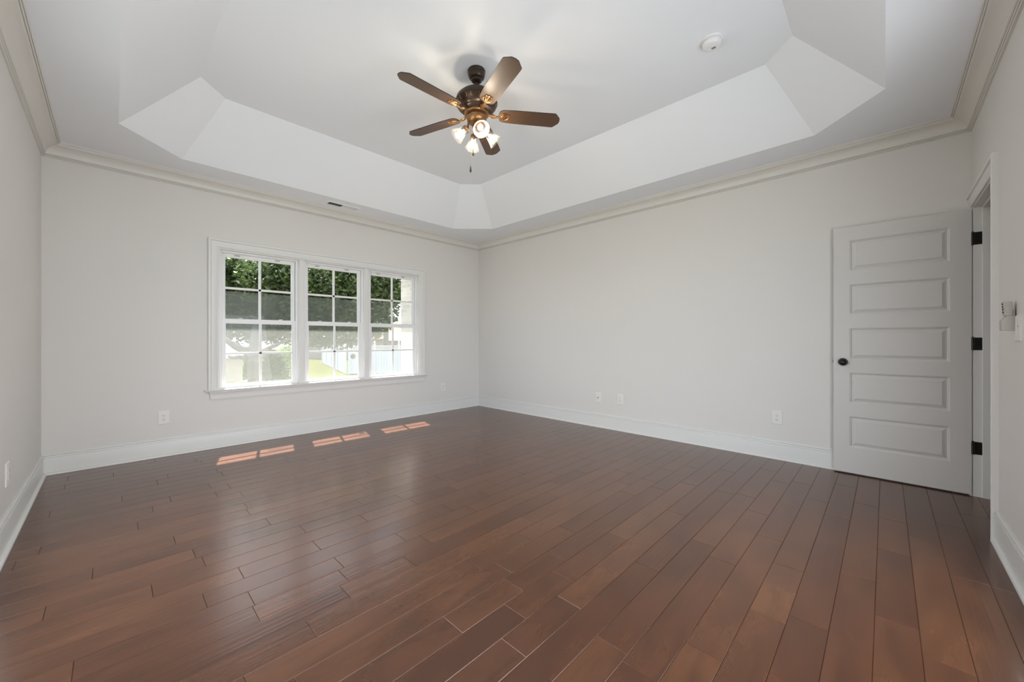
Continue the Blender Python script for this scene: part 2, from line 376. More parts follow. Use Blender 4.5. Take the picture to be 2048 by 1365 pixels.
def run(prof, wall, a0, a1, zf, m0=True, m1=True):
    """prof (p = off the wall, q); wall back/right/left/front; from a0 to a1 along it; mitred inward"""
    def ring(a, s, mit):
        out = []
        for p, q in prof:
            aa = a + s * (p if mit else 0); z = zf(q)
            if wall == 'back': out.append((aa, YW - p, z))
            elif wall == 'front': out.append((aa, YD + p, z))
            elif wall == 'left': out.append((XL + p, aa, z))
            else: out.append((XR - p, aa, z))
        return out
    return prism([ring(a0, 1, m0), ring(a1, -1, m1)])
ends = {'back': (XL, XR), 'front': (XL, XR), 'left': (YD, YW), 'right': (YD, YW)}
for i, (wl, lb) in enumerate((('back', 'above the triple window'), ('right', 'along the right wall'), ('left', 'along the left wall'), ('front', 'above the doorway'))):
    o = link('trim_%d' % (i + 1), run(CR, wl, *ends[wl], lambda q: HC - q), M_crown, smooth=True)
    struct(o, 'pale coved crown moulding ' + lb, 'crown moulding')
def base(wl, a0, a1, lb, m0=True, m1=True):
    o = link('baseboard_' + wl, run(BB, wl, a0, a1, lambda q: q, m0, m1), M_base, smooth=True)
    link('shoe_molding', run(SH, wl, a0, a1, lambda q: q, m0, m1), M_base, o, smooth=True)
    struct(o, lb, 'baseboard')
base('back', XL, XR, 'white baseboard below the triple window')
base('right', YD, YW, 'white baseboard along the right wall, running behind the open door')
base('left', YD, YW, 'white baseboard along the left wall')
base('front', XL, 3.4045, 'white baseboard ending at the doorway casing', m1=False)

# ------------------------------------------------------------------ window casing
CW = 0.089
CASP = [(0.0, 0.0), (0.0, 0.0110), (0.0035, 0.0135), (0.0095, 0.0135), (0.0125, 0.0105), (0.0155, 0.0125), (0.042, 0.0165), (0.060, 0.0185), (0.0635, 0.0150), (0.0665, 0.0195), (0.069, 0.0260), (0.0735, 0.0275), (0.0865, 0.0275), (0.089, 0.0250), (0.089, 0.0)]
def casing(bm, path, wall):
    """path: list of (a, z) inner edge corners, profile grows outward; wall plane 'back' or 'front'"""
    st = []
    n = len(path)
    for i, (a, z) in enumerate(path):
        ring = []
        d_in = None
        if i > 0: d_in = Vector((path[i][0] - path[i - 1][0], path[i][1] - path[i - 1][1])).normalized()
        if i < n - 1: d_out = Vector((path[i + 1][0] - path[i][0], path[i + 1][1] - path[i][1])).normalized()
        else: d_out = d_in
        if d_in is None: d_in = d_out
        n1 = Vector((-d_in.y, d_in.x)); n2 = Vector((-d_out.y, d_out.x))
        m = n1 + n2 if (n1 - n2).length > 1e-4 else n1
        if (n1 - n2).length > 1e-4: m = m / (m.dot(n1))
        for u, t in CASP:
            q = Vector((a, z)) + m * u
            ring.append((q.x, YW - t, q.y) if wall == 'back' else (q.x, YD + t, q.y))
        st.append(ring)
    return prism(st, bm)
x0, x1, z0, z1 = WIN
sill_z = 0.601
bm = bmesh.new(); casing(bm, [(x0, sill_z), (x0, z1), (x1, z1), (x1, sill_z)], 'back')
wc = link('trim_5', bm, M_trim, smooth=True)
struct(wc, 'white moulded casing framing the triple window', 'window casing')
# stool and apron
bm = bmesh.new()
SP = [(0.030, -0.018), (0.036, -0.0165), (0.0395, -0.012), (0.0405, -0.007), (0.038, -0.002), (0.033, 0.0), (0.0, 0.0), (0.0, -0.018)]
prism([[(xx, YW - p, sill_z + q) for p, q in SP] for xx in (0.654, 3.306)], bm)
link('stool', bm, M_trim, wc, smooth=True)
link('sill_board', boxes((x0, x1, YW + 0.0005, 5.045, sill_z - 0.016, sill_z)), M_trim, wc)
AP = [(0.0, -0.018), (0.029, -0.018), (0.029, -0.026), (0.025, -0.032), (0.0195, -0.042), (0.016, -0.056), (0.0145, -0.075), (0.0145, -0.098), (0.012, -0.1045), (0.0, -0.1045)]
prism([[(xx - s * (0.012 - p * 0.9), YW - p, sill_z + q) for p, q in AP] for xx, s in ((0.690, -1), (3.262, 1))], bmesh.new()) if False else None
bm = bmesh.new(); prism([[(0.712 - p * 0.9, YW - p, sill_z + q) for p, q in AP], [(3.240 + p * 0.9, YW - p, sill_z + q) for p, q in AP]], bm)
link('apron', bm, M_trim, wc, smooth=True)
# jamb liners of the opening
link('jamb_liner', boxes((x0, x0 + 0.012, YW + 0.001, YW + WT, sill_z, z1), (x1 - 0.012, x1, YW + 0.001, YW + WT, sill_z, z1), (x0 + 0.012, x1 - 0.012, YW + 0.001, YW + WT, z1 - 0.012, z1)), M_trim, wc)

# ------------------------------------------------------------------ window units
MUL = [1.5717, 2.3733]
for i, mx in enumerate(MUL):
    bm = boxes((mx - 0.034, mx + 0.034, YW + 0.012, YW + WT, sill_z, z1 - 0.012), (mx - 0.024, mx + 0.024, YW + 0.006, YW + 0.012, sill_z, z1 - 0.012))
    link('mullion', bm, M_trim, wc, bevel=0.002)
spans = [(x0 + 0.012, MUL[0] - 0.034), (MUL[0] + 0.034, MUL[1] - 0.034), (MUL[1] + 0.034, x1 - 0.012)]
def sash(bm, a0, a1, c0, c1, y0, y1, st, top, bot, hm, vm, mun=0.016):
    """one sash: outer a0..a1, c0..c1 with stile, rails, one vertical and one horizontal grille bar"""
    box(bm, a0, a0 + st, y0, y1, c0, c1); box(bm, a1 - st, a1, y0, y1, c0, c1)
    box(bm, a0 + st, a1 - st, y0, y1, c1 - top, c1); box(bm, a0 + st, a1 - st, y0, y1, c0, c0 + bot)
    ym = (y0 + y1) / 2; e = 0.006
    # glazing bead
    b = 0.006
    for (p, q, r, s) in ((a0 + st, a0 + st + b, c0 + bot, c1 - top), (a1 - st - b, a1 - st, c0 + bot, c1 - top)): box(bm, p, q, ym - 0.007, ym + 0.007, r, s)
    for (r, s) in ((c0 + bot, c0 + bot + b), (c1 - top - b, c1 - top)): box(bm, a0 + st + b, a1 - st - b, ym - 0.007, ym + 0.007, r, s)
unitlabels = ['leftmost window of the three, dark tree trunk behind its lower glass', 'middle window of the three, white fence corner behind its lower glass', 'rightmost window of the three, pale brick behind its right edge']
for i, (a0, a1) in enumerate(spans):
    t = empty('window_%d' % (i + 1), ((a0 + a1) / 2, YW + 0.05, sill_z)); struct(t, unitlabels[i], 'window')
    off = Vector(t.location)
    def L(name, bm, mat, par=t, **k):
        o = link(name, bm, mat, par, **k)
        if par is t:
            for v in o.data.vertices: v.co -= off
        return o
    fr = 0.018
    fbm = boxes((a0, a0 + fr, 5.0, 5.085, sill_z, z1 - 0.012), (a1 - fr, a1, 5.0, 5.085, sill_z, z1 - 0.012), (a0 + fr, a1 - fr, 5.0, 5.085, z1 - 0.032, z1 - 0.012), (a0 + fr, a1 - fr, 5.0, 5.085, sill_z - 0.016, sill_z + 0.004))
    # parting stops beside the sashes
    for s0, s1 in ((a0 + fr, a0 + fr + 0.006), (a1 - fr - 0.006, a1 - fr)): box(fbm, s0, s1, 5.0, 5.008, sill_z + 0.004, z1 - 0.032)
    L('window_frame', fbm, M_vinyl, bevel=0.0015)
    lo0, lo1 = a0 + fr + 0.002, a1 - fr - 0.002
    # lower sash (inside track)
    bm = bmesh.new(); sash(bm, lo0, lo1, sill_z + 0.006, 1.336, 5.012, 5.036, 0.034, 0.040, 0.030, 0, 0)
    ls = L('lower_sash', bm, M_vinyl, bevel=0.0015)
    bm = bmesh.new(); sash(bm, lo0, lo1, 1.300, z1 - 0.032, 5.040, 5.064, 0.034, 0.036, 0.036, 0, 0)
    us = L('upper_sash', bm, M_vinyl, bevel=0.0015)
    gx0, gx1 = lo0 + 0.034, lo1 - 0.034; gm = (gx0 + gx1) / 2
    def sub(name, bm, mat, par, **k):
        o = link(name, bm, mat, par, **k)
        for v in o.data.vertices: v.co -= off
        return o
    sub('grille', boxes((gm - 0.013, gm + 0.013, 5.018, 5.030, sill_z + 0.036, 1.296), (gx0, gx1, 5.018, 5.030, 0.957, 0.979)), M_vinyl, ls, bevel=0.002)
    sub('grille', boxes((gm - 0.013, gm + 0.013, 5.046, 5.058, 1.336, z1 - 0.068), (gx0, gx1, 5.046, 5.058, 1.659, 1.683)), M_vinyl, us, bevel=0.002)
    sub('glass_pane', boxes((gx0 - .003, gx1 + .003, 5.0238, 5.0242, sill_z + 0.033, 1.299)), M_glass, ls)
    sub('glass_pane', boxes((gx0 - .003, gx1 + .003, 5.0518, 5.0522, 1.333, z1 - 0.066)), M_glass, us)
    for px_ in (gx0 + 0.13, gx1 - 0.13):
        lk = lathe([(0, 0), (0.016, 0), (0.016, 0.006), (0.012, 0.010), (0, 0.011)], 16)
        box(lk, -0.024, 0.024, -0.008, 0.008, 0, 0.005); box(lk, -0.003, 0.030, -0.004, 0.004, 0.009, 0.014)
        k = link('sash_lock', lk, M_white, ls, bevel=0.001); k.location = Vector((px_, 5.026, 1.336)) - off
        tl = link('tilt_latch', boxes((-0.026, 0.026, -0.004, 0.0, -0.007, 0.007)), M_remote, us, bevel=0.003)
        tl.location = Vector((px_ - 0.02, 5.0405, z1 - 0.046)) - off
    # insect screen outside, half height and a little above
    sc = L('insect_screen', boxes((a0 + fr, a1 - fr, 5.0775, 5.078, sill_z + 0.01, 1.640)), M_screen)
    sub('screen_frame', boxes((a0 + fr, a0 + fr + .012, 5.074, 5.081, sill_z + 0.004, 1.650), (a1 - fr - .012, a1 - fr, 5.074, 5.081, sill_z + 0.004, 1.650)), M_vinyl, sc)

# unseen windows added to brighten the room, left wall and behind the camera
def fill_window(name, loc, rz, w_, z0_, z1_, label):
    t = empty(name, loc, rz); struct(t, label, 'window'); h_ = z1_ - z0_
    link('window_frame', boxes((-w_ / 2, -w_ / 2 + .05, -.05, .05, 0, h_), (w_ / 2 - .05, w_ / 2, -.05, .05, 0, h_), (-w_ / 2 + .05, w_ / 2 - .05, -.05, .05, 0, .05), (-w_ / 2 + .05, w_ / 2 - .05, -.05, .05, h_ - .05, h_), (-.03, .03, -.03, .03, .05, h_ - .05)), M_vinyl, t)
    link('glass_pane', boxes((-w_ / 2 + .05, w_ / 2 - .05, -.0003, .0003, .05, h_ - .05)), M_glass, t)
fill_window('window_4', (XL - 0.07, (LW[0] + LW[1]) / 2, LW[2]), R(90), LW[1] - LW[0], LW[2], LW[3], 'unseen wide glazed opening added in the left wall to let fill light in')
fill_window('window_5', ((FW[0] + FW[1]) / 2, YD - 0.06, FW[2]), 0, FW[1] - FW[0], FW[2], FW[3], 'unseen wide glazed opening added behind the camera to let fill light in')

# ------------------------------------------------------------------ doorway casing and jamb
bm = bmesh.new(); casing(bm, [(DO[0], 0.0), (DO[0], 2.066)], 'front')
# near leg, head and far leg in one mitred run
bm.free(); bm = bmesh.new(); casing(bm, [(DO[0], 0.0), (DO[0], 2.066), (XR - 0.001, 2.066)], 'front')
dc = link('trim_6', bm, M_trim, smooth=True)
struct(dc, 'white casing around the doorway at the right edge', 'door casing')
link('hinge_side_casing', boxes((4.292, XR - 0.0005, YD, YD + 0.016, 0, 2.066)), M_trim, dc)
jb = boxes((DO[0], DO[0] + 0.018, YD - 0.12, YD, 0, 2.057), (DO[1] - 0.0, DO[1] + 0.0005, YD - 0.12, YD, 0, 2.057), (DO[0], DO[1], YD - 0.12, YD, 2.057, 2.075))
box(jb, DO[1] - 0.0008, DO[1], YD - 0.12, YD, 0, 2.057)
jo = link('door_jamb', jb, M_trim, dc)
link('door_stop', boxes((DO[1] - 0.013, DO[1] - 0.0008, YD - 0.080, YD - 0.042, 0, 2.057), (DO[0] + 0.018, DO[0] + 0.030, YD - 0.080, YD - 0.042, 0, 2.057), (DO[0] + .03, DO[1] - .013, YD - 0.080, YD - 0.042, 2.045, 2.057)), M_trim, dc, bevel=0.002)
# hall beyond the doorway
hb = boxes((2.94, XR, YD - 1.2, YD - 1.1, -0.1, 2.6), (2.84, 2.94, YD - 1.2, YD - 0.12, -0.1, 2.6), (2.84, XR, YD - 1.2, YD - 0.12, 2.5, 2.6))
struct(link('wall_hall', hb, M_wall), 'dim hall wall beyond the doorway', 'wall')

# ------------------------------------------------------------------ the open door
def make_door():
    X, TH = 4.2796, 0.035
    yA, yB, zA, zB = -0.440, 0.3175, 0.010, 2.053
    t = empty('door_1', (X + TH / 2, yA, zA)); struct(t, 'white five-panel door standing open against the right wall', 'door')
    off = Vector(t.location)
    ps = [(1.690, 1.942), (1.325, 1.576), (0.952, 1.212), (0.593, 0.844), (0.225, 0.480)]
    p0, p1 = -0.337, 0.2155
    bm = bmesh.new()
    for side in (0, 1):
        xf = X if side == 0 else X + TH; s = 1 if side == 0 else -1
        def V(y, z, d=0.0): return bm.verts.new((xf + s * d, y, z))
        def quad(pts): bm.faces.new([V(*p) for p in pts])
        # stiles and rails
        zs = [zB] + [z for a, b in ps for z in (b, a)] + [zA]
        quad([(yA, zA), (p0, zA), (p0, zB), (yA, zB)]); quad([(p1, zA), (yB, zA), (yB, zB), (p1, zB)])
        for k in range(0, len(zs), 2): quad([(p0, zs[k + 1]), (p1, zs[k + 1]), (p1, zs[k]), (p0, zs[k])])
        for a, b in ps:
            rings = [(0, 0), (0.003, 0.0025), (0.009, 0.0045), (0.0125, 0.0125), (0.0150, 0.0128), (0.037, 0.0035), (0.0378, 0.0010)]
            for (i0, d0), (i1, d1) in zip(rings, rings[1:]):
                o_ = [(p0 + i0, a + i0), (p1 - i0, a + i0), (p1 - i0, b - i0), (p0 + i0, b - i0)]
                n_ = [(p0 + i1, a + i1), (p1 - i1, a + i1), (p1 - i1, b - i1), (p0 + i1, b - i1)]
                for k in range(4):
                    j = (k + 1) % 4; quad([(*o_[k], d0), (*o_[j], d0), (*n_[j], d1), (*n_[k], d1)])
            i1, d1 = rings[-1]; quad([(p0 + i1, a + i1, d1), (p1 - i1, a + i1, d1), (p1 - i1, b - i1, d1), (p0 + i1, b - i1, d1)])
    for (a, b, c, d) in (((yA, zA), (yB, zA), 0, 0), ((yA, zB), (yB, zB), 0, 0), ((yA, zA), (yA, zB), 0, 0), ((yB, zA), (yB, zB), 0, 0)):
        bm.faces.new([bm.verts.new(p) for p in ((X, *a), (X, *b), (X + TH, *b), (X + TH, *a))])
    bmesh.ops.remove_doubles(bm, verts=bm.verts, dist=1e-5)
    o = link('door_slab', bm, M_door, t)
    for v in o.data.vertices: v.co -= off
    # knob both sides
    kp = [(0, 0.058), (0.010, 0.0575), (0.0195, 0.053), (0.0255, 0.045), (0.0265, 0.038), (0.0225, 0.030), (0.0135, 0.024), (0.0110, 0.018), (0.0115, 0.0095), (0.020, 0.0085), (0.0285, 0.0065), (0.0315, 0.003), (0.0320, 0.0), (0, 0)]
    for s, xk in ((-1, X), (1, X + TH)):
        if s == 1: kp = [(r, z * 0.62) for r, z in kp]      # stands almost against the wall
        m = Matrix.Rotation(R(-90 if s < 0 else 90), 4, 'Y')
        k = link('knob', lathe(kp, 32, mat4=m), M_black, t, smooth=True); k.location = Vector((xk, 0.257, 0.930)) - off
        k['label'] = 'black door knob'
    lt = link('latch', boxes((-0.0125, 0.0125, 0, 0.0015, -0.028, 0.028), (-0.006, 0.006, 0, 0.010, -0.009, 0.009)), M_steel, t, bevel=0.001)
    lt.location = Vector((X + TH / 2, yB, 0.935)) - off; lt['label'] = 'dark metal latch'
    for hz in (1.837, 1.087, 0.345):
        hb_ = bmesh.new()
        # jamb leaf with rounded corners
        pts = [(-0.007, -0.0445), (-0.040, -0.0445), (-0.0455, -0.043), (-0.0475, -0.038), (-0.0475, 0.038), (-0.0455, 0.043), (-0.040, 0.0445), (-0.007, 0.0445)]
        prism([[(0.0, p, q) for p, q in pts], [(-0.0022, p, q) for p, q in pts]], hb_)
        tube([(-0.006, 0.0015, -0.0455), (-0.006, 0.0015, 0.0455)], 0.0065, 12, hb_)
        lathe([(0, 0.0), (0.0045, 0.0), (0.005, 0.003), (0, 0.006)], 12, hb_, Matrix.Translation((-0.006, 0.0015, 0.0455)))
        for zz in (-0.03, 0.0, 0.03): lathe([(0, 0), (0.004, 0), (0.003, 0.001), (0, 0.001)], 10, hb_, Matrix.Translation((-0.0022, -0.028 - 0.006 * (zz == 0), zz)) @ Matrix.Rotation(R(-90), 4, 'Y'))
        h_ = link('hinge', hb_, M_black, t); h_.location = Vector((4.2838, YD + 0.001, hz)) - off; h_['label'] = 'black hinge'
make_door()

# ------------------------------------------------------------------ wall plates
def plate_root(name, wall, a, z):
    if wall == 'back': loc, rz = (a, YW, z), 0
    elif wall == 'right': loc, rz = (XR, a, z), R(-90)
    elif wall == 'left': loc, rz = (XL, a, z), R(90)
    else: loc, rz = (a, YD, z), R(180)
    return empty(name, loc, rz)               # local: x right as seen, -y into the room, z up
def plate_mesh(w_, h_):
    st = [(0, 1.0), (-0.0035, 1.0), (-0.0058, 0.0), (-0.0062, -1)]
    bm = bmesh.new()
    def ring(dy, ins): return [(x, dy, z) for x, z in ((-w_ / 2 + ins, -h_ / 2 + ins), (w_ / 2 - ins, -h_ / 2 + ins), (w_ / 2 - ins, h_ / 2 - ins), (-w_ / 2 + ins, h_ / 2 - ins))]
    prism([ring(0, 0), ring(-0.0030, 0), ring(-0.0058, 0.0035), ring(-0.0062, 0.006)], bm)
    return bm
def outlet(wall, a, z, label):
    t = plate_root('wall_outlet', wall, a, z)
    link('cover_plate', plate_mesh(0.086, 0.129), M_plate, t)
    for s in (-1, 1):
        zc = s * 0.0195
        bm = bmesh.new(); pts = []
        for k in range(28):
            an = 2 * math.pi * k / 28; pts.append((0.0168 * math.cos(an), max(-0.0135, min(0.0135, 0.0168 * math.sin(an)))))
        prism([[(x, -0.0062, zz + zc) for x, zz in pts], [(x * .97, -0.0082, zz * .97 + zc) for x, zz in pts]], bm)
        rc = link('receptacle', bm, M_plate, t)
        bs = boxes((-0.0075, -0.0052, -0.0085, -0.0080, zc - 0.0005, zc + 0.0085), (0.0052, 0.0075, -0.0085, -0.0080, zc + 0.0005, zc + 0.0078))
        lathe([(0, 0.0004), (0.0032, 0.0004), (0.0032, 0), (0, 0)], 12, bs, Matrix.Translation((0, -0.0081, zc - 0.0072)) @ Matrix.Rotation(R(90), 4, 'X'))
        link('slots', bs, M_slot, rc)
    link('screw', lathe([(0, 0.0012), (0.002, 0.001), (0.0028, 0), (0, 0)], 12, mat4=Matrix.Translation((0, -0.0062, 0)) @ Matrix.Rotation(R(90), 4, 'X')), M_plate, t)
    tag(t, label, 'outlet', 'ivory duplex outlets around the walls'); return t
outlet('back', 0.345, 0.370, 'ivory duplex outlet low on the window wall, left of the window')
outlet('back', 3.605, 0.374, 'small ivory duplex outlet right of the window near the far corner')
outlet('right', 2.333, 0.383, 'ivory duplex outlet on the right wall beside the cable jack plate')
outlet('right', 0.729, 0.388, 'ivory duplex outlet on the right wall closest to the open door')
outlet('left', 3.467, 0.377, 'duplex outlet seen edge-on low on the left wall')
t = plate_root('cable_plate', 'right', 2.638, 0.374)
link('cover_plate', plate_mesh(0.079, 0.124), M_plate, t)
link('coax_jack', lathe([(0, 0.011), (0.0022, 0.011), (0.0024, 0.0075), (0.0048, 0.007), (0.0050, 0.0), (0, 0)], 16, mat4=Matrix.Translation((0, -0.0062, 0)) @ Matrix.Rotation(R(90), 4, 'X')), M_slot, t)
tag(t, 'ivory wall plate with one dark coax jack, nearer the far corner', 'wall plate')

# switch plate and fan remote beside the doorway
t = plate_root('light_switch', 'front', 2.952, 1.170)
link('cover_plate', plate_mesh(0.117, 0.122), M_plate, t)
for s in (-1, 1):
    rk = link('rocker', boxes((-0.0165, 0.0165, -0.0075, -0.0060, -0.033, 0.033)), M_plate, t, bevel=0.001); rk.location = (s * 0.023, 0, 0)
dk = link('indicator', boxes((0.026 - 0.003, 0.026 + 0.003, -0.0082, -0.0070, 0.006, 0.012)), M_slot, t)
tag(t, 'ivory double switch plate on the wall beside the doorway', 'light switch')
rx = 3.020
t = empty('remote_holder', (rx, YD, 1.160), R(180))
bm = bmesh.new()
prof = [(-0.0063, 0.0), (-0.043, 0.0), (-0.046, 0.006), (-0.046, 0.046), (-0.043, 0.052), (-0.032, 0.068), (-0.026, 0.071), (-0.0063, 0.071)]
prism([[(x, y, z) for y, z in prof] for x in (-0.026, 0.026)], bm)
link('cradle', bm, M_remote, t, bevel=0.0015)
link('back_plate', boxes((-0.024, 0.024, -0.010, -0.0063, 0.0712, 0.100)), M_remote, t, bevel=0.001)
tag(t, 'grey-beige cradle on the wall beside the switch plate, holding the fan remote', 'remote holder')
t = empty('fan_remote', (rx, YD, 1.231), R(180))
bm = bmesh.new(); prof = [(-0.0115, 0.0003), (-0.033, 0.0003), (-0.0365, 0.004), (-0.040, 0.064), (-0.038, 0.070), (-0.0135, 0.070), (-0.0115, 0.066)]
prism([[(x, y, z) for y, z in prof] for x in (-0.022, 0.022)], bm)
link('remote_body', bm, M_remote, t, bevel=0.0015)
for k, zz in enumerate((0.018, 0.032, 0.044, 0.058)):
    bt = link('button', lathe([(0, 0.0035), (0.004, 0.003), (0.0048, 0), (0, 0)], 14, mat4=Matrix.Rotation(R(90), 4, 'X')), M_slot if k != 3 else M_duct, t)
    bt.location = (0.004, -0.0372 - 0.0007 * k, zz)
tag(t, 'small grey-beige remote with dark buttons standing in the wall cradle', 'remote control')

# ------------------------------------------------------------------ ceiling register
t = empty('ceiling_vent', (1.952, 4.728, HC), 0)
lx, ly = 0.385, 0.140
bm = bmesh.new()
def fr(i, z): return [(sx * (lx / 2 - i), sy * (ly / 2 - i), z) for sx, sy in ((-1, -1), (1, -1), (1, 1), (-1, 1))]
rg = [[bm.verts.new(p) for p in fr(i, z)] for i, z in ((0, 0), (0, -0.003), (0.006, -0.007), (0.022, -0.0075), (0.0235, -0.003), (0.0235, 0))]
for a, b in zip(rg, rg[1:]):
    for k in range(4): bm.faces.new((a[k], a[(k + 1) % 4], b[(k + 1) % 4], b[k]))
box(bm, -0.006, 0.006, -ly / 2 + .0235, ly / 2 - .0235, -0.0065, -0.001)
link('frame', bm, M_metalw, t)
link('duct_opening', boxes((-lx / 2 + .0235, lx / 2 - .0235, -ly / 2 + .0235, ly / 2 - .0235, -0.0008, -0.0004)), M_duct, t)
for side in (-1, 1):
    bm = bmesh.new()
    n_ = 14
    for k in range(n_):
        cxv = side * (0.012 + (k + 0.5) * 0.0108)
        dx = 0.0042 * side
        vs_ = [(cxv - dx, -0.0009), (cxv + dx * 0.6, -0.0065), (cxv + dx * 0.6 + 0.0006, -0.0065), (cxv - dx + 0.0006, -0.0009)]
        prism([[(x, yy, z) for x, z in vs_] for yy in (-ly / 2 + .0235, ly / 2 - .0235)], bm)
    link('louver_bank', bm, M_metalw, t)
tag(t, 'white ceiling air vent with slatted louvers above the window', 'air vent')

# ------------------------------------------------------------------ smoke detector
t = empty('smoke_detector', (2.905, 0.865, ZT))
link('mounting_base', lathe([(0, 0), (0.070, 0), (0.070, -0.006), (0.0655, -0.011), (0.060, -0.0125), (0, -0.0125)], 48), M_white, t, smooth=True)
link('gap_ring', lathe([(0, -0.012), (0.0555, -0.012), (0.0555, -0.0155), (0, -0.0155)], 48), M_slot, t)
hd = link('sensor_head', lathe([(0, -0.0150), (0.0600, -0.0150), (0.0605, -0.022), (0.0585, -0.034), (0.053, -0.043), (0.045, -0.0475), (0.020, -0.0485), (0, -0.0485)], 48), M_white, t, smooth=True)
link('test_button', lathe([(0, -0.0515), (0.009, -0.051), (0.0105, -0.0483), (0, -0.0483)], 24, mat4=Matrix.Translation((-0.018, 0.012, 0))), M_white, hd, smooth=True)
bm = bmesh.new()
for k in range(3): box(bm, 0.006 + k * 0.007, 0.010 + k * 0.007, -0.020, 0.006, -0.0490, -0.0482)
link('sound_slots', bm, M_duct, hd)
tag(t, 'round white smoke detector on the upper ceiling', 'smoke detector')

